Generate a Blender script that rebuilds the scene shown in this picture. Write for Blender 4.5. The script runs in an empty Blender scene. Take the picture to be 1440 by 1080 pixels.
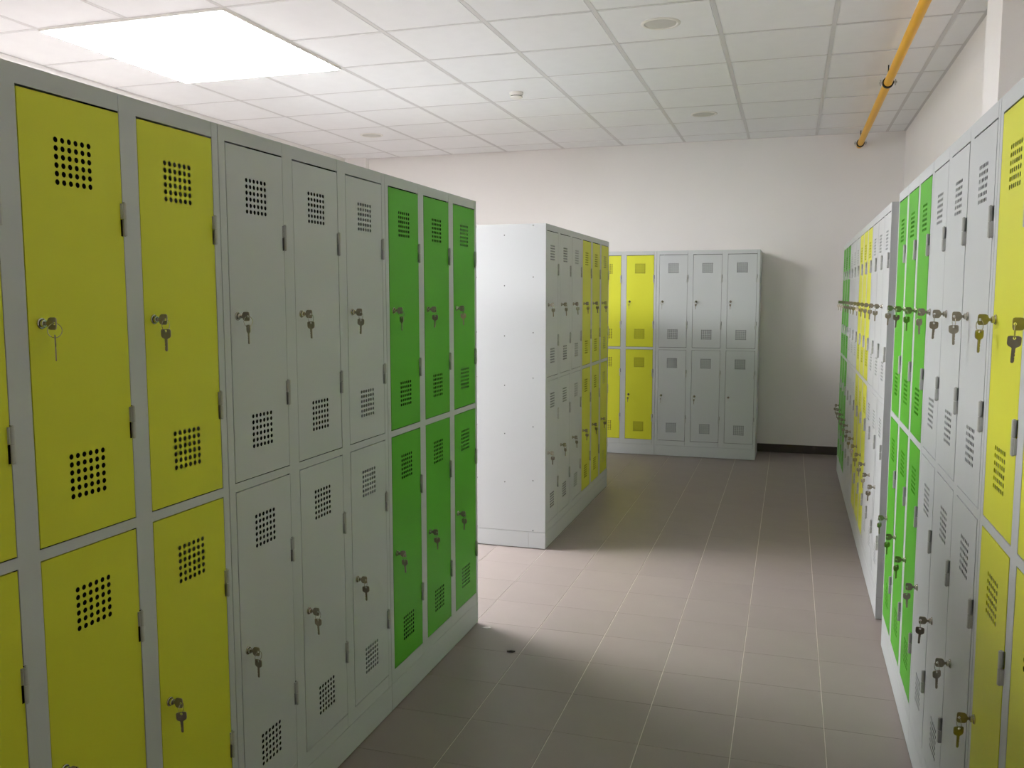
import bpy, math, random
from mathutils import Vector, Matrix
from mathutils.geometry import tessellate_polygon
random.seed(7)
SC = bpy.context.scene
COL = SC.collection
R = math.radians

# ------------------------------------------------------------------ camera, light, exposure
F_PX, YAW, PITCH, ROLL, CAM_Z = 1240.0, R(-17.483), R(-5.679), R(-0.054), 1.462
fw = Vector((math.sin(YAW)*math.cos(PITCH), math.cos(YAW)*math.cos(PITCH), math.sin(PITCH)))
rt0 = Vector((math.cos(YAW), -math.sin(YAW), 0)); up0 = rt0.cross(fw)
rt = rt0*math.cos(ROLL) + up0*math.sin(ROLL); up = -rt0*math.sin(ROLL) + up0*math.cos(ROLL)
cd = bpy.data.cameras.new('camera'); cam = bpy.data.objects.new('camera', cd); COL.objects.link(cam)
cd.sensor_width = 36; cd.sensor_fit = 'HORIZONTAL'; cd.lens = F_PX/1440*36; cd.clip_start = .02
cam.matrix_world = Matrix(((rt.x, up.x, -fw.x, 0), (rt.y, up.y, -fw.y, 0), (rt.z, up.z, -fw.z, CAM_Z), (0, 0, 0, 1)))
SC.camera = cam

SKY = 6.0
w = bpy.data.worlds.new('world'); SC.world = w; w.use_nodes = True
w.node_tree.nodes['Background'].inputs[0].default_value = (.9, .95, 1, 1)
w.node_tree.nodes['Background'].inputs[1].default_value = SKY
PANEL_COLOR, PANEL_POWER = (1.0, .985, .995), 63.0
vs = SC.view_settings
SC.display_settings.display_device = 'sRGB'
vs.view_transform = 'Standard'; vs.look = 'None'; vs.gamma = 1; vs.use_curve_mapping = False
vs.exposure = 0.0
SC.cycles.max_bounces = 12; SC.cycles.diffuse_bounces = 10; SC.cycles.glossy_bounces = 4
SC.cycles.sample_clamp_indirect = 6

# ------------------------------------------------------------------ materials
def srgb(r, g, b):
    f = lambda c: (c/255/12.92 if c/255 <= .04045 else ((c/255+.055)/1.055)**2.4)
    return (f(r), f(g), f(b), 1)
def mat(name, col, rough=.5, metal=0, noise=0, nscale=4, bump=0, bscale=200, spec=.5, rnd=0, detail=4):
    m = bpy.data.materials.new(name); m.use_nodes = True
    nt = m.node_tree; N = nt.nodes; b = N['Principled BSDF']
    b.inputs['Base Color'].default_value = col
    b.inputs['Roughness'].default_value = rough; b.inputs['Metallic'].default_value = metal
    b.inputs['Specular IOR Level'].default_value = spec
    tc = N.new('ShaderNodeTexCoord')
    if noise or rnd:
        hsv = N.new('ShaderNodeHueSaturation'); hsv.inputs['Color'].default_value = col
        val = None
        if noise:
            tx = N.new('ShaderNodeTexNoise'); tx.inputs['Scale'].default_value = nscale; tx.inputs['Detail'].default_value = detail
            nt.links.new(tc.outputs['Object'], tx.inputs['Vector'])
            mr = N.new('ShaderNodeMapRange'); mr.inputs['From Min'].default_value = .3; mr.inputs['From Max'].default_value = .7
            mr.inputs['To Min'].default_value = 1-noise; mr.inputs['To Max'].default_value = 1+noise
            nt.links.new(tx.outputs['Fac'], mr.inputs['Value']); val = mr.outputs['Result']
        if rnd:
            oi = N.new('ShaderNodeObjectInfo'); m2 = N.new('ShaderNodeMapRange')
            m2.inputs['To Min'].default_value = 1-rnd; m2.inputs['To Max'].default_value = 1+rnd
            nt.links.new(oi.outputs['Random'], m2.inputs['Value'])
            if val:
                mu = N.new('ShaderNodeMath'); mu.operation = 'MULTIPLY'
                nt.links.new(val, mu.inputs[0]); nt.links.new(m2.outputs['Result'], mu.inputs[1]); val = mu.outputs[0]
            else: val = m2.outputs['Result']
        nt.links.new(val, hsv.inputs['Value']); nt.links.new(hsv.outputs['Color'], b.inputs['Base Color'])
    if bump:
        tb = N.new('ShaderNodeTexNoise'); tb.inputs['Scale'].default_value = bscale; tb.inputs['Detail'].default_value = 3
        nt.links.new(tc.outputs['Object'], tb.inputs['Vector'])
        bp = N.new('ShaderNodeBump'); bp.inputs['Strength'].default_value = bump; bp.inputs['Distance'].default_value = .002
        nt.links.new(tb.outputs['Fac'], bp.inputs['Height']); nt.links.new(bp.outputs['Normal'], b.inputs['Normal'])
    return m
M = dict(
    wall=mat('painted_plaster', srgb(240, 237, 235), .85, noise=.012, nscale=2, bump=.15, bscale=90),
    front=mat('grey_front_wall_paint', srgb(104, 103, 100), .8, noise=.02, nscale=3),
    ceil_tile=mat('mineral_fibre_tile', srgb(240, 240, 241), .95, noise=.012, nscale=9, bump=.25, bscale=160, rnd=.014),
    ceil_grid=mat('ceiling_grid_paint', srgb(212, 210, 210), .6, noise=.01),
    floor_tile=mat('stoneware_tile', srgb(138, 128, 124), .42, noise=.035, nscale=5, bump=.12, bscale=240, rnd=.02, spec=.3),
    grout=mat('light_grout', srgb(206, 197, 188), .9, noise=.06, nscale=30),
    skirting=mat('dark_skirting_tile', srgb(70, 62, 56), .5, noise=.05, nscale=12),
    grey=mat('light_grey_powder_coat', srgb(194, 197, 199), .46, noise=.008, nscale=3, spec=.3, bump=.05, bscale=700),
    yellow=mat('lime_yellow_powder_coat', srgb(211, 213, 58), .46, noise=.008, nscale=3, spec=.25, bump=.05, bscale=700),
    green=mat('green_powder_coat', srgb(84, 168, 42), .46, noise=.008, nscale=3, spec=.2, bump=.05, bscale=700),
    inside=mat('shade_dark_inside', srgb(40, 40, 40), .8, noise=.03, nscale=20),  # interior shade put into the colour; the insides themselves are grey
    hinge=mat('hinge_steel', srgb(184, 185, 182), .45, 0, noise=.03, nscale=80),
    chrome=mat('nickel_plate', srgb(196, 190, 178), .22, 1, noise=.02, nscale=60),
    key=mat('key_nickel_silver', srgb(158, 150, 134), .36, 1, noise=.06, nscale=90),
    black=mat('black_rubber', srgb(22, 20, 19), .7, noise=.05, nscale=50),
    white=mat('white_plastic', srgb(235, 232, 226), .4, noise=.01),
    lens=mat('frosted_lens', srgb(196, 194, 188), .6, noise=.02, nscale=20),
    pipe=mat('yellow_gas_paint', srgb(228, 170, 20), .4, spec=.25, noise=.03, nscale=6, bump=.05, bscale=120),
    paper=mat('white_paper', srgb(235, 233, 228), .8, noise=.03, nscale=60),
    lint=mat('dark_lint', srgb(60, 52, 46), .9, noise=.1, nscale=80),
)
def emit_mat(name, power):
    m = bpy.data.materials.new(name); m.use_nodes = True
    b = m.node_tree.nodes['Principled BSDF']
    b.inputs['Base Color'].default_value = (.8, .8, .8, 1)
    b.inputs['Emission Color'].default_value = (*PANEL_COLOR, 1); b.inputs['Emission Strength'].default_value = power
    return m
def glass_mat():
    m = bpy.data.materials.new('window_glass'); m.use_nodes = True; nt = m.node_tree; N = nt.nodes; N.clear()
    o = N.new('ShaderNodeOutputMaterial'); mx = N.new('ShaderNodeMixShader'); f = N.new('ShaderNodeFresnel'); f.inputs['IOR'].default_value = 1.45
    t = N.new('ShaderNodeBsdfTransparent'); t.inputs['Color'].default_value = (.93, .96, .95, 1); gl = N.new('ShaderNodeBsdfGlossy'); gl.inputs['Roughness'].default_value = .02
    nt.links.new(f.outputs[0], mx.inputs[0]); nt.links.new(t.outputs[0], mx.inputs[1]); nt.links.new(gl.outputs[0], mx.inputs[2]); nt.links.new(mx.outputs[0], o.inputs[0])
    return m
M['glass'] = glass_mat()
M['lit'] = emit_mat('lit_diffuser', PANEL_POWER)
M['lit_dim'] = emit_mat('lit_diffuser_dim', PANEL_POWER*.56)  # diffuser of the unseen second panel; only its strength is tuned lower

# ------------------------------------------------------------------ mesh helpers
class MB:
    def __init__(s): s.v = []; s.f = []; s.mi = []; s.cur = 0
    def add(s, vs_, fs):
        o = len(s.v); s.v += [tuple(v) for v in vs_]; s.f += [tuple(i+o for i in f) for f in fs]; s.mi += [s.cur]*len(fs); return s
    def set(s, i): s.cur = i; return s
    def box(s, x0, x1, y0, y1, z0, z1):
        return s.add([(x0,y0,z0),(x1,y0,z0),(x1,y1,z0),(x0,y1,z0),(x0,y0,z1),(x1,y0,z1),(x1,y1,z1),(x0,y1,z1)],
                     [(0,3,2,1),(4,5,6,7),(0,1,5,4),(1,2,6,5),(2,3,7,6),(3,0,4,7)])
    def chbox(s, x0, x1, y0, y1, z0, z1, c):     # box with chamfered top edges
        a = [(x0,y0,z0),(x1,y0,z0),(x1,y1,z0),(x0,y1,z0),(x0,y0,z1-c),(x1,y0,z1-c),(x1,y1,z1-c),(x0,y1,z1-c),
             (x0+c,y0+c,z1),(x1-c,y0+c,z1),(x1-c,y1-c,z1),(x0+c,y1-c,z1)]
        return s.add(a, [(0,3,2,1),(8,9,10,11),(0,1,5,4),(1,2,6,5),(2,3,7,6),(3,0,4,7),(4,5,9,8),(5,6,10,9),(6,7,11,10),(7,4,8,11)])
    def plate(s, outer, holes, t, fn):
        # outline (2D, counter-clockwise) with holes, thickness t; fn(a, b, depth) -> 3D
        loops = [[Vector((a, b, 0)) for a, b in l] for l in [outer]+holes]
        tris = tessellate_polygon(loops); flat = [p for l in [outer]+holes for p in l]; n = len(flat)
        vs_ = [fn(a, b, 0) for a, b in flat] + [fn(a, b, t) for a, b in flat]
        fs = []
        for tr in tris:
            A, B, C = [flat[i] for i in tr]
            if (B[0]-A[0])*(C[1]-A[1])-(B[1]-A[1])*(C[0]-A[0]) < 0: tr = (tr[0], tr[2], tr[1])
            fs.append(tuple(tr)); fs.append((tr[0]+n, tr[2]+n, tr[1]+n))
        o = 0
        for l in [outer]+holes:
            m = len(l)
            area = sum(l[i][0]*l[(i+1) % m][1]-l[(i+1) % m][0]*l[i][1] for i in range(m))
            ccw = (area > 0) == (l is outer)
            for i in range(m):
                a, b = o+i, o+(i+1) % m
                fs.append((b, a, a+n, b+n) if ccw else (a, b, b+n, a+n))
            o += m
        return s.add(vs_, fs)
    def lathe(s, prof, seg, fn=lambda x, y, z: (x, y, z), a0=0):
        # profile [(radius, height)]
        vs_ = []; fs = []
        for r_, h in prof:
            for k in range(seg):
                a = a0+2*math.pi*k/seg; vs_.append(fn(r_*math.cos(a), r_*math.sin(a), h))
        for i in range(len(prof)-1):
            for k in range(seg):
                k2 = (k+1) % seg; fs.append((i*seg+k, i*seg+k2, (i+1)*seg+k2, (i+1)*seg+k))
        fs.append(tuple(range(seg))[::-1]); fs.append(tuple((len(prof)-1)*seg+k for k in range(seg)))
        return s.add(vs_, fs)
    def torus(s, R_, r_, n, m, fn):
        vs_ = []; fs = []
        for i in range(n):
            a = 2*math.pi*i/n
            for j in range(m):
                b = 2*math.pi*j/m; q = R_+r_*math.cos(b); vs_.append(fn(q*math.cos(a), q*math.sin(a), r_*math.sin(b)))
        for i in range(n):
            for j in range(m):
                i2, j2 = (i+1) % n, (j+1) % m; fs.append((i*m+j, i2*m+j, i2*m+j2, i*m+j2))
        return s.add(vs_, fs)
    def mesh(s, name, mats, smooth=False):
        me = bpy.data.meshes.new(name); me.from_pydata(s.v, [], s.f)
        for m in (mats if isinstance(mats, (list, tuple)) else [mats]): me.materials.append(m)
        me.polygons.foreach_set('material_index', s.mi)
        if smooth:
            me.polygons.foreach_set('use_smooth', [True]*len(s.f))
            if hasattr(me, 'set_sharp_from_angle'): me.set_sharp_from_angle(angle=R(35))
        me.update(); return me
def obj(name, me, parent=None, loc=(0, 0, 0), rz=0):
    o = bpy.data.objects.new(name, me); COL.objects.link(o); o.location = loc; o.rotation_euler = (0, 0, rz)
    if parent: o.parent = parent
    return o
def thing(o, label, cat, group=None):
    o['label'] = label; o['category'] = cat
    if group: o['group'] = group
    return o
def structure(o): o['kind'] = 'structure'; return o
def stuff(o): o['kind'] = 'stuff'; return o
def circ(cx, cy, r_, n): return [(cx+r_*math.cos(2*math.pi*(k+.5)/n), cy+r_*math.sin(2*math.pi*(k+.5)/n)) for k in range(n)]

# ------------------------------------------------------------------ room shell
X0, X1, Y0, Y1, ZC = -4.51, .918, -2.6, 8.565, 2.90
T = .12
def wall(name, *b): return structure(obj(name, MB().box(*b).mesh(name, M['wall'])))
WY0, WY1, WZ0, WZ1 = 4.6, 6.8, .95, 2.30          # window in the left wall, hidden behind the left row
q = MB()
q.box(X0-T, X0, Y0-T, WY0, -.1, ZC+.25).box(X0-T, X0, WY1, Y1+T, -.1, ZC+.25).box(X0-T, X0, WY0, WY1, -.1, WZ0).box(X0-T, X0, WY0, WY1, WZ1, ZC+.25)
structure(obj('wall_left', q.mesh('wall_left', M['wall'])))
win = structure(obj('window_1', None, None, (X0-T/2, (WY0+WY1)/2, WZ0)))
q = MB(); wl, wh = WY1-WY0, WZ1-WZ0
q.box(-.03, .03, -wl/2, wl/2, 0, .06).box(-.03, .03, -wl/2, wl/2, wh-.06, wh)
for y in (-wl/2, -.03, wl/2-.06): q.box(-.03, .03, y, y+.06, .06, wh-.06)
obj('window_frame', q.mesh('window_frame', M['white']), win)
for y in (-wl/2+.06, .03): obj('pane', MB().box(-.004, .004, y, y+wl/2-.09, .06, wh-.06).mesh('pane', M['glass']), win)
obj('window_sill', MB().chbox(-.03, .16, -wl/2-.03, wl/2+.03, -.0245, -.0005, .004).mesh('window_sill', M['white']), win)
pl = bpy.data.lights.new('sky_portal', 'AREA'); pl.shape = 'RECTANGLE'; pl.size = wh; pl.size_y = wl; pl.cycles.is_portal = True
po = bpy.data.objects.new('sky_portal', pl); COL.objects.link(po); po.location = (X0-T-.01, (WY0+WY1)/2, (WZ0+WZ1)/2); po.rotation_euler = (0, R(-90), 0)
wall('wall_right', X1, X1+T, Y0-T, Y1+T, -.1, ZC+.25)
wall('wall_back', X0, X1, Y1, Y1+T, -.1, ZC+.25)
structure(obj('wall_front', MB().box(X0, X1, Y0-T, Y0, -.1, ZC+.25).mesh('wall_front', M['front'])))
def pillar(name, x0, x1, y0, y1): return structure(obj(name, MB().box(x0, x1, y0, y1, .001, ZC+.02).mesh(name, M['wall'])))
pillar('trim_1', .737, X1-.0005, 3.886, 4.184)
pillar('trim_2', X0+.0005, -4.272, 8.48, Y1-.0005)
SK = .078
def skirt(name, *b): return structure(obj(name, MB().chbox(*b, .001, SK, .003).mesh(name, M['skirting'])))
skirt('baseboard_back', -4.27, X1-.01, Y1-.01, Y1-.0003)
skirt('baseboard_right', X1-.01, X1-.0003, Y0+.01, 3.88)
skirt('baseboard_left', X0+.0003, X0+.01, Y0+.01, 8.47)

# floor: grout bed and stoneware tiles
floor = structure(obj('floor', MB().box(X0-T, X1+T, Y0-T, Y1+T, -.12, -.0016).mesh('floor', M['grout'])))
PX, PY, FX, FY = .2925, .2935, -.1435, 4.812
tile_me = MB().chbox(.0014, PX-.0014, .0006, PY-.0006, -.0016, 0, .0004).mesh('floor_tile', M['floor_tile'])
cells = []
i0 = math.floor((X0-FX)/PX); i1 = math.ceil((X1-FX)/PX); j0 = math.floor((Y0-FY)/PY); j1 = math.ceil((Y1-FY)/PY)
rest = MB()
def floor_seen(x, y):
    return (-1.6 < x < .6 and 1.9 < y < 8.7) or (-2.4 < x <= -1.6 and 3.5 < y < 5.2)
for i in range(i0, i1):
    for j in range(j0, j1):
        x, y = FX+i*PX, FY+j*PY
        xa, xb, ya, yb = max(x, X0), min(x+PX, X1), max(y, Y0), min(y+PY, Y1)
        if xb-xa < .02 or yb-ya < .02: continue
        full = abs(xb-xa-PX) < 1e-6 and abs(yb-ya-PY) < 1e-6
        if full and floor_seen(x+PX/2, y+PY/2):
            obj('floor_tile', tile_me, floor, (x, y, 0))
        else:
            rest.chbox(xa+.0014, xb-.0014, ya+.0006, yb-.0006, -.0016, 0, .0004)
stuff(obj('floor_tiling', rest.mesh('floor_tiling', M['floor_tile']), floor))

# ceiling: slab, grid of T bars, tiles
ceiling = structure(obj('ceiling', MB().box(X0-T, X1+T, Y0-T, Y1+T, ZC+.15, ZC+.25).mesh('ceiling', M['wall'])))
GX, GY, GXO, GYO = .5853, .6155, -.4075, 4.540
xs = [GXO+k*GX for k in range(-7, 3)]; ys = [GYO+k*GY for k in range(-12, 7)]
xs = [x for x in xs if X0+.03 < x < X1-.03]; ys = [y for y in ys if Y0+.03 < y < Y1-.03]
g = MB(); hw = .0115
for x in xs: g.box(x-hw, x+hw, Y0, Y1, ZC, ZC+.001); g.box(x-.001, x+.001, Y0, Y1, ZC+.001, ZC+.035)
for y in ys:
    ex = [X0]+xs+[X1]
    for a, b in zip(ex[:-1], ex[1:]):
        g.box(a+hw, b-hw, y-hw*.75, y+hw*.75, ZC+.0004, ZC+.0012)
for x in (X0, X1): g.box(min(x, x+(.02 if x < 0 else -.02)), max(x, x+(.02 if x < 0 else -.02)), Y0, Y1, ZC-.0005, ZC+.001)
for y in (Y0, Y1): g.box(X0, X1, min(y, y+(.02 if y < 0 else -.02)), max(y, y+(.02 if y < 0 else -.02)), ZC-.0003, ZC+.001)
stuff(obj('ceiling_grid', g.mesh('ceiling_grid', M['ceil_grid']), ceiling))
PSTEP = 6*GY
PAN = (GXO-6*GX, GXO-4*GX, GYO-GY, GYO+GY)            # the lit light panel takes two by two cells
ex, ey = [X0]+xs+[X1], [Y0]+ys+[Y1]
tmesh = {}
for a, b in zip(ex[:-1], ex[1:]):
    for c, d in zip(ey[:-1], ey[1:]):
        if PAN[0]-.01 < a and b < PAN[1]+.01 and any(PAN[2]-.01-k < c and d < PAN[3]+.01-k for k in (0, PSTEP)): continue
        k = (round(b-a, 3), round(d-c, 3))
        if k not in tmesh:
            q = MB().box(.003, b-a-.003, .003, d-c-.003, .0016, .015)
            q.box(.016, b-a-.016, .016, d-c-.016, -.0006, .0016)      # tegular edge: the face drops through the grid
            tmesh[k] = q.mesh('ceiling_tile', M['ceil_tile'])
        obj('ceiling_tile', tmesh[k], ceiling, (a, c, ZC+.0004))

# lit ceiling panel
px_, py_ = (PAN[1]-PAN[0])/2-.004, (PAN[3]-PAN[2])/2-.004
fr = MB()
for a in ((-px_, px_, -py_, -py_+.014), (-px_, px_, py_-.014, py_), (-px_, -px_+.014, -py_+.014, py_-.014), (px_-.014, px_, -py_+.014, py_-.014)):
    fr.box(*a, 0, .05)
PFRAME = fr.mesh('panel_frame', M['white'])
PDB = MB().box(-px_+.014, px_-.014, -py_+.014, py_-.014, -.004, .03)
for y, mk, lb in (((PAN[2]+PAN[3])/2, 'lit', 'large square lit panel glaring white in the ceiling over the left lockers'),
              ((PAN[2]+PAN[3])/2-PSTEP, 'lit_dim', 'square lit ceiling panel of the same row, out of frame towards the camera')):
    pn = thing(obj('ceiling_light_panel', None, None, ((PAN[0]+PAN[1])/2, y, ZC-.012)), lb, 'light')
    obj('frame', PFRAME, pn); obj('diffuser', PDB.mesh('panel_diffuser', M[mk]), pn)

# ------------------------------------------------------------------ lockers
W, DEP, H, ZP = .898, .490, 1.868, .100
DW, DZ0, DZ1, UZ0, UZ1 = .247, .147, .975, 1.001, 1.829
DH = DZ1-DZ0
HING = (.617, .202)                                   # hinge centres above the door's bottom edge
FXZ = lambda x, z, d: (x, d, z)
def door_mesh(m):
    o = [(0, 0), (DW, 0)]
    for hc in sorted(HING):
        o += [(DW, hc-.034), (DW-.006, hc-.034), (DW-.006, hc), (DW, hc)]
    o += [(DW, DH), (0, DH)]
    holes = []
    for top in (DH-.0785, .1565):
        for a in range(6):
            for b in range(6):
                holes.append(circ(.0825+a*.0162, top-b*.01545, .0053, 12))
    q = MB().plate(o, holes, .0006, FXZ)
    for x in (.0, DW-.0012-.006): q.box(x, x+.0012, .0006, .018, .001, DH-.001)
    for z in (0, DH-.0012): q.box(.001, DW-.007, .0006, .018, z, z+.0012)
    return q.mesh('door', m)
DOOR = {c: door_mesh(M[c]) for c in ('grey', 'yellow', 'green')}
def frame_mesh():
    q = MB(); t = .0025; zt = UZ1+.0042; e = .0006
    def notch(x, up_=True):
        pts = []
        for z0 in (DZ0, UZ0):
            for hc in sorted(HING):
                a, b = z0+hc, z0+hc+.034
                pts += [(x, a), (x+.005, a), (x+.005, b), (x, b)]
        return pts if up_ else pts[::-1]
    for c in range(3):
        l = e if c == 0 else c*.3-.0244
        r0, r1 = c*.3+.0246, c*.3+.2756
        out = [(l, ZP), (r1-.0012, ZP), (r1-.0012, DZ0-.0025), (r0, DZ0-.0025), (r0, DZ1+.0025), (r1, DZ1+.0025), (r1, UZ0-.0025), (r0, UZ0-.0025),
               (r0, zt), (r1-.0012, zt), (r1-.0012, H), (l, H)]
        if c: out += notch(l)[::-1]
        q.plate(out, [], t, FXZ)
    out = [(.8756, ZP), (W-e, ZP), (W-e, H), (.8756, H)] + notch(.8756)[::-1]
    q.plate(out, [], t, FXZ)
    return q.mesh('frame', M['grey'])
FRAME = frame_mesh()
def side_mesh():
    hs = [(d, z) for d in (.074, DEP-.074) for z in (1.858, 1.570, 1.256, .997, .716, .402, .108)] + \
         [(DEP/2, z) for z in (1.807, 1.522, 1.236, .951, .670, .385)]
    out = [(.0004, ZP), (DEP, ZP), (DEP, H), (.0004, H)]
    return MB().plate(out, [circ(d, z, .0036, 8) for d, z in hs], .0006, lambda y, z, d: (d, y, z)).mesh('side_panel', M['grey'])
SIDE = side_mesh()
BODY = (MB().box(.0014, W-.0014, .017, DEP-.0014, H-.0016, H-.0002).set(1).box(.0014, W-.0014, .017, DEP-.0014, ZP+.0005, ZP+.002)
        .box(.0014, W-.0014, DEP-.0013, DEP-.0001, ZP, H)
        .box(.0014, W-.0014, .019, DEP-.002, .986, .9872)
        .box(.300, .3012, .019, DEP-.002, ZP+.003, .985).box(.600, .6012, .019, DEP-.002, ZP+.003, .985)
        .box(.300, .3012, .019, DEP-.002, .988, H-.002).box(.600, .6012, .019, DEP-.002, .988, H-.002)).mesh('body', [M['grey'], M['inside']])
pz0, pz1 = .0045, ZP-.0016
PLINTH = (MB().box(0, W, 0, .0014, pz0, pz1).box(0, .0014, .0016, .1, pz0, pz1).box(0, .0014, .1012, DEP, pz0, pz1-.0006)
          .box(W-.0014, W, .0016, .1, pz0, pz1).box(W-.0014, W, .1012, DEP, pz0, pz1-.0006)
          .box(.0016, W-.0016, DEP-.0014, DEP, pz0, pz1).box(.0016, W-.0016, .004, DEP-.004, pz1-.003, pz1-.0015)).mesh('plinth', M['grey'])
FOOT = MB().lathe([(.016, 0), (.016, .004), (.006, .0045), (.006, pz1-.0035)], 12).mesh('foot', M['black'])
LOCK = MB()
out_ = lambda x, y, z: (x, -z, y)
LOCK.lathe([(.0105, 0), (.0105, .0022), (.0092, .0034), (.0086, .0034), (.0082, .0016), (.0074, .0016), (.0070, .0085), (.0062, .0092)], 20, out_)
LOCK.cur = 1; LOCK.box(-.0009, .0009, -.0094, -.0090, -.0042, .0042)
LOCK = LOCK.mesh('lock', [M['chrome'], M['black']], True)
def hinge_mesh():
    q = MB(); vert = lambda x, y, z: (x, y-.0052, z)
    q.lathe([(.0037, 0.0005), (.0043, .0011), (.0043, .0324), (.0037, .033)], 14, vert)
    q.lathe([(.0037, -.033), (.0043, -.0324), (.0043, -.0011), (.0037, -.0005)], 14, vert)
    q.lathe([(.0022, -.0345), (.0022, .0345)], 8, vert)
    q.box(-.0062, -.0010, -.0048, .0012, .0015, .0315)     # upper leaf runs to the door
    q.box(.0010, .0066, -.0048, .0012, -.0315, -.0015)     # lower leaf runs to the frame
    return q.mesh('hinge', M['hinge'], True)
HINGE = hinge_mesh()
COLNAME = dict(grey='light grey', yellow='lime yellow', green='bright green')
unit_count = [0]
def make_unit(color, loc, rz, label, group):
    root = thing(obj('locker_bank', None, None, loc, rz), label, 'lockers', group)
    obj('body', BODY, root)
    obj('side_panel', SIDE, root); o = obj('side_panel', SIDE, root, (W, 0, 0)); o.scale = (-1, 1, 1)
    obj('frame', FRAME, root); obj('plinth', PLINTH, root)
    for x in (.05, W-.05):
        for y in (.05, DEP-.05): obj('foot', FOOT, root, (x, y, 0))
    doors = {}
    for c in range(3):
        for tier, z0 in (('lower', DZ0), ('upper', UZ0)):
            x0 = c*.3+.0265
            d = obj('door', DOOR[color], root, (x0, random.uniform(-.0008, .0006), z0))
            if color != 'grey': d['label'] = COLNAME[color]+' perforated metal door'
            obj('lock', LOCK, d, (.028, 0, .4125))
            for hc in HING: obj('hinge', HINGE, d, (DW+.0003, 0, hc))
            doors[(c, tier)] = (x0+.028, d.location.y, z0+.4125)
    unit_count[0] += 1
    return root, doors

# keys: one key in the lock, a ring through its bow and the spare key hanging on the ring
def key_outline():
    o = [(-.0030, 0), (-.0030, -.0035), (-.0045, -.0046), (-.0086, -.0066), (-.0108, -.0095), (-.0112, -.0125), (-.0112, -.0215), (-.0100, -.0240), (-.0060, -.0250)]
    o = o + [(-x, y) for x, y in o[::-1]]
    # blade with cuts on one edge
    bl = [(.0030, .0010), (.0030, .0040), (.0018, .0060), (.0030, .0080), (.0030, .0100), (.0014, .0120), (.0030, .0142), (.0022, .0165), (.0030, .0185), (.0012, .0222), (-.0016, .0225), (-.0030, .0205)]
    return (o + bl)
KO = key_outline()
def key_mesh(fn): return MB().plate([(x, z) for x, z in KO][::-1] if False else KO, [circ(0, -.0208, .0028, 10)], .0020, fn)
def fix(l):
    a = sum(l[i][0]*l[(i+1) % len(l)][1]-l[(i+1) % len(l)][0]*l[i][1] for i in range(len(l)))
    return l if a > 0 else l[::-1]
KO = fix(KO)
# inserted key: blade along +Y into the lock, bow towards the aisle, plate standing upright
KEY_IN = key_mesh(lambda a, b, d: (d-.001, b-.0095, a)).mesh('key', M['key'])
# spare key: hangs blade down; its bow hole is the origin
KEY_SP = key_mesh(lambda a, b, d: (d-.001, a, -(b+.0205))).mesh('key', M['key'])
RING = MB().torus(.0130, .0007, 26, 5, lambda x, y, z: (z, x, y)).mesh('key_ring', M['chrome'], True)
def add_keys(root, loc_l, label, spare=True, tw=None):
    a = root.rotation_euler.z; ca, sa = math.cos(a), math.sin(a)
    x, y, z = loc_l
    wl = (root.location.x+ca*x-sa*y, root.location.y+sa*x+ca*y, z)
    r = thing(obj('key_set', None, None, wl, a), label, 'keys', 'key pairs hanging in locker locks')
    k = obj('key', KEY_IN, r); k.rotation_euler = (0, random.uniform(-.12, .12), 0)
    tw = random.uniform(-.7, .7) if tw is None else tw
    hy = -.030
    ring = obj('key_ring', RING, r, (0, hy, -.0125)); ring.rotation_euler = (0, 0, R(90)+tw*.5)
    s = obj('key', KEY_SP, r, (0, hy, -.0250)); s.rotation_euler = (random.uniform(-.06, .06), 0, tw)
    return r

def name_cols(order): return order
rows = []
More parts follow.
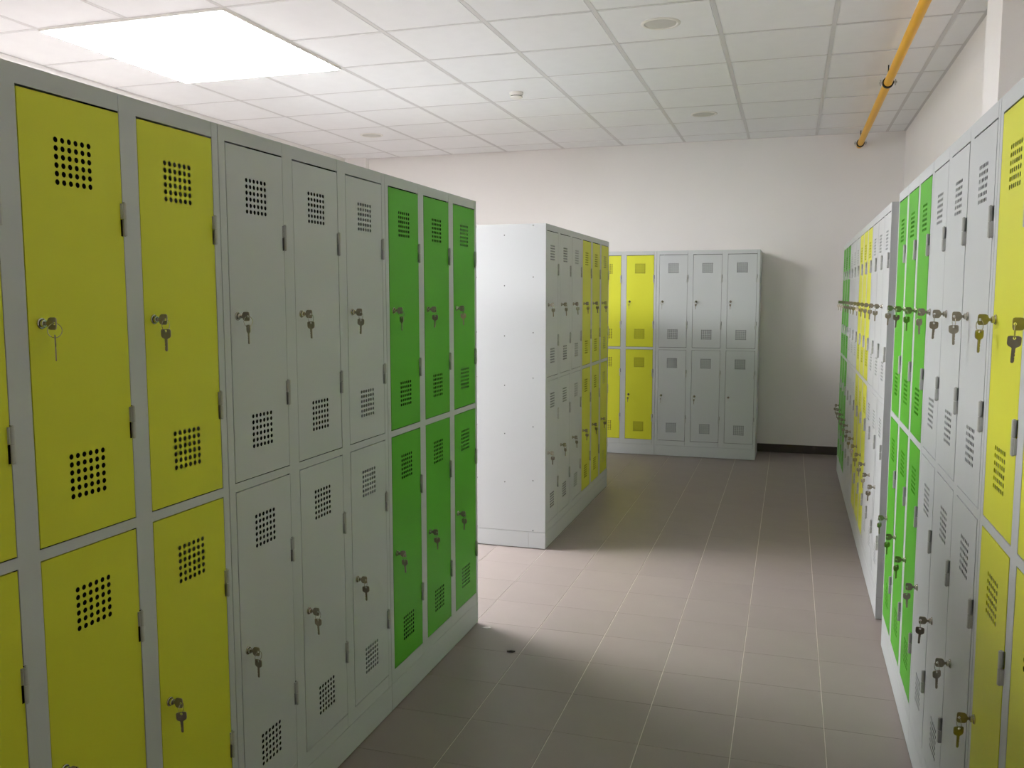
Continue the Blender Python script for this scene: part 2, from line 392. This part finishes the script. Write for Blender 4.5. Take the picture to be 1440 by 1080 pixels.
# (row phrase, unit colour, bank phrase, location, rotation, column words for local columns 0,1,2, group)
yE, xL = 3.622, -1.302
Lg, Bg, Kg, Rg, Fg = ('lockers of the left row', 'lockers of the middle block', 'lockers along the back wall', 'lockers of the near right row', 'lockers of the far right row')
nr = ('nearest', 'middle', 'farthest')
fr_ = ('farthest', 'middle', 'nearest')
def LU(i): return (xL, yE-.9*(i+1)+.001, 0)
rows += [
    ('green', LU(0), 90, 'grey locker bank with six green doors at far end of left row', 'green column of left row', nr, Lg),
    ('grey', LU(1), 90, 'all-grey locker bank in left row between yellow and green banks', 'grey column of left row', nr, Lg),
    ('yellow', LU(2), 90, 'grey locker bank with yellow doors, nearest on the left', 'yellow column of left row', nr, Lg),
    ('grey', (-1.317, 4.817, 0), 90, 'all-grey locker bank of middle block, its bare white side panel facing the aisle', 'grey column of middle block', nr, Bg),
    ('yellow', (-1.317, 5.717, 0), 90, 'grey locker bank with yellow doors at far end of middle block', 'yellow column of middle block', nr, Bg),
    ('grey', (-1.164, 8.057, 0), 0, 'all-grey locker bank standing rightmost against the back wall', 'grey column at back wall', ('left', 'middle', 'right'), Kg),
    ('yellow', (-2.064, 8.057, 0), 0, 'grey locker bank with yellow doors against the back wall', 'yellow column at back wall', ('left', 'middle', 'right'), Kg),
    ('green', (.402, 3.877, 0), -90, 'grey locker bank with green doors at far end of near right row', 'green column of near right row', fr_, Rg),
    ('grey', (.402, 2.977, 0), -90, 'all-grey locker bank in near right row between green and yellow banks', 'grey column of near right row', fr_, Rg),
    ('yellow', (.402, 2.077, 0), -90, 'grey locker bank with yellow doors at right edge of the photo', 'yellow column of near right row', fr_, Rg),
    ('grey', (.406, 5.092, 0), -90, 'white-lit grey locker bank, nearest of the far right row', 'grey column, near bank of far right row', fr_, Fg),
    ('yellow', (.406, 5.992, 0), -90, 'grey locker bank with yellow doors in far right row', 'yellow column of far right row', fr_, Fg),
    ('grey', (.406, 6.892, 0), -90, 'all-grey locker bank in far right row beyond the yellow bank', 'grey column, far bank of far right row', fr_, Fg),
    ('green', (.406, 7.792, 0), -90, 'grey locker bank with green doors, farthest of the far right row', 'green column of far right row', fr_, Fg),
]
for color, loc, rz, label, kp, cw, grp in rows:
    root, doors = make_unit(color, loc, R(rz), label, grp)
    for (c, tier), l in doors.items():
        if kp == 'grey column at back wall' and c == 2 and tier == 'lower': continue
        if kp == 'yellow column of left row' and c == 0: continue
        if kp == 'yellow column at back wall' and c == 0: continue
        if kp == 'yellow column of near right row' and c == 2: continue
        tw = None
        if kp == 'yellow column of left row' and (c, tier) == (1, 'upper'): tw = -.75
        add_keys(root, l, 'metal keys in %s lock, %s %s' % (tier, cw[c], kp), tw=tw)
# the rows go on past the frame
for color, loc, rz, label, grp in (('grey', LU(3), 90, 'grey locker bank beyond the left edge of the photo', Lg), ('grey', (.402, 1.177, 0), -90, 'grey locker bank beyond the right edge of the photo', Rg)):
    make_unit(color, loc, R(rz), label, grp)

# back-to-back banks: the left row and the middle block are double, their other faces look away from the camera
BL = 'lockers facing away on the hidden side of the double rows'
for k, y in enumerate((4.99, 5.89)):
    make_unit('grey', (-1.317-2*DEP-.004, y+.898, 0), R(-90), ('locker bank back to back with the near end of the middle block', 'locker bank back to back with the far end of the middle block')[k], BL)
for k in range(4):
    make_unit('grey', (xL-2*DEP-.004, LU(k)[1]+.898, 0), R(-90), 'locker bank back to back behind the %s bank of the left row' % ('green', 'grey', 'yellow', 'out-of-frame')[k], BL)

# ------------------------------------------------------------------ ceiling fittings
def downlight(x, y, label):
    r = thing(obj('downlight', None, None, (x, y, ZC)), label, 'light', 'round ceiling downlights that are off')
    obj('trim_ring', MB().lathe([(.104, .0006), (.104, -.003), (.098, -.006), (.088, -.006), (.084, -.0025), (.083, -.0005)], 40).mesh('downlight_ring', M['white'], True), r)
    obj('lens', MB().lathe([(.082, .0002), (.082, -.0030), (.070, -.0036)], 40).mesh('downlight_lens', M['lens'], True), r)
downlight(-.700, 4.850, 'unlit round downlight nearest the camera at top centre')
downlight(-.700, 7.300, 'unlit round downlight over the aisle near the back wall')
downlight(-3.625, 7.330, 'unlit round downlight at far left above the left lockers')
sd = thing(obj('smoke_detector', None, None, (-1.90, 6.139, ZC)), 'small round white smoke detector on the ceiling tiles', 'detector')
obj('base', MB().lathe([(.050, 0), (.050, -.010), (.046, -.014), (.046, -.024)], 28).mesh('detector_base', M['white'], True), sd)
obj('sensor_gap', MB().lathe([(.040, -.0242), (.040, -.030)], 28).mesh('detector_gap', M['black'], True), sd)
obj('cap', MB().lathe([(.046, -.0302), (.045, -.036), (.030, -.044), (.004, -.046)], 28).mesh('detector_cap', M['white'], True), sd)

# gas pipe
PXX, PZ, PR = .541, 2.792, .0255
gp = thing(obj('gas_pipe', None, None, (PXX, 8.56, PZ)), 'long yellow gas pipe hung under the ceiling, running to the back wall', 'pipe')
tube = MB(); along = lambda x, y, z: (x, z, y)
tube.lathe([(PR-.004, 0), (PR, -.002), (PR, -11.1), (PR-.004, -11.1)], 20, along)
obj('tube', tube.mesh('gas_tube', M['pipe'], True), gp)
CL = MB()
CL.lathe([(PR+.0005, -.012), (PR+.0085, -.013), (PR+.0085, .013), (PR+.0005, .012)], 20, along)
CL.cur = 1
for s in (-1, 1):
    CL.box(s*(PR+.016)-.010, s*(PR+.016)+.010, -.011, .011, -.0055, .0055)
    CL.lathe([(.0035, -.018), (.0035, .018)], 8, lambda x, y, z, s=s: (x+s*(PR+.018), y, z))
CL = CL.mesh('clamp', [M['black'], M['hinge']], True)
ROD = MB().lathe([(.004, PR+.006), (.004, ZC-PZ-.0005)], 8).lathe([(.0075, PR+.006), (.0075, PR+.018)], 6).mesh('rod', M['black'])
for y in (8.43, 6.13, 3.83, 1.53):
    c = obj("clamp", CL, gp, (0, y-8.56, 0)); obj('rod', ROD, c)

# ------------------------------------------------------------------ litter on the floor
def scrap(name, x, y, pts, h, m, label, cat):
    q = MB(); n = len(pts)
    q.plate(fix(pts), [], h, lambda a, b, d: (a, b, h-d+.0002+(.0015 if a > 0 else 0)))
    thing(obj(name, q.mesh(name, m), None, (x, y, 0)), label, cat)
scrap('paper_scrap', -1.245, 3.575, [(-.020, -.006), (.004, -.012), (.022, -.002), (.012, .009), (-.008, .008)], .0012, M['paper'], 'white paper scrap on floor at corner of left green lockers', 'litter')
scrap('lint_fluff', -1.062, 3.352, [(-.016, -.004), (.010, -.007), (.018, .003), (-.002, .008)], .004, M['lint'], 'dark fluff on the floor in front of the left green lockers', 'litter')
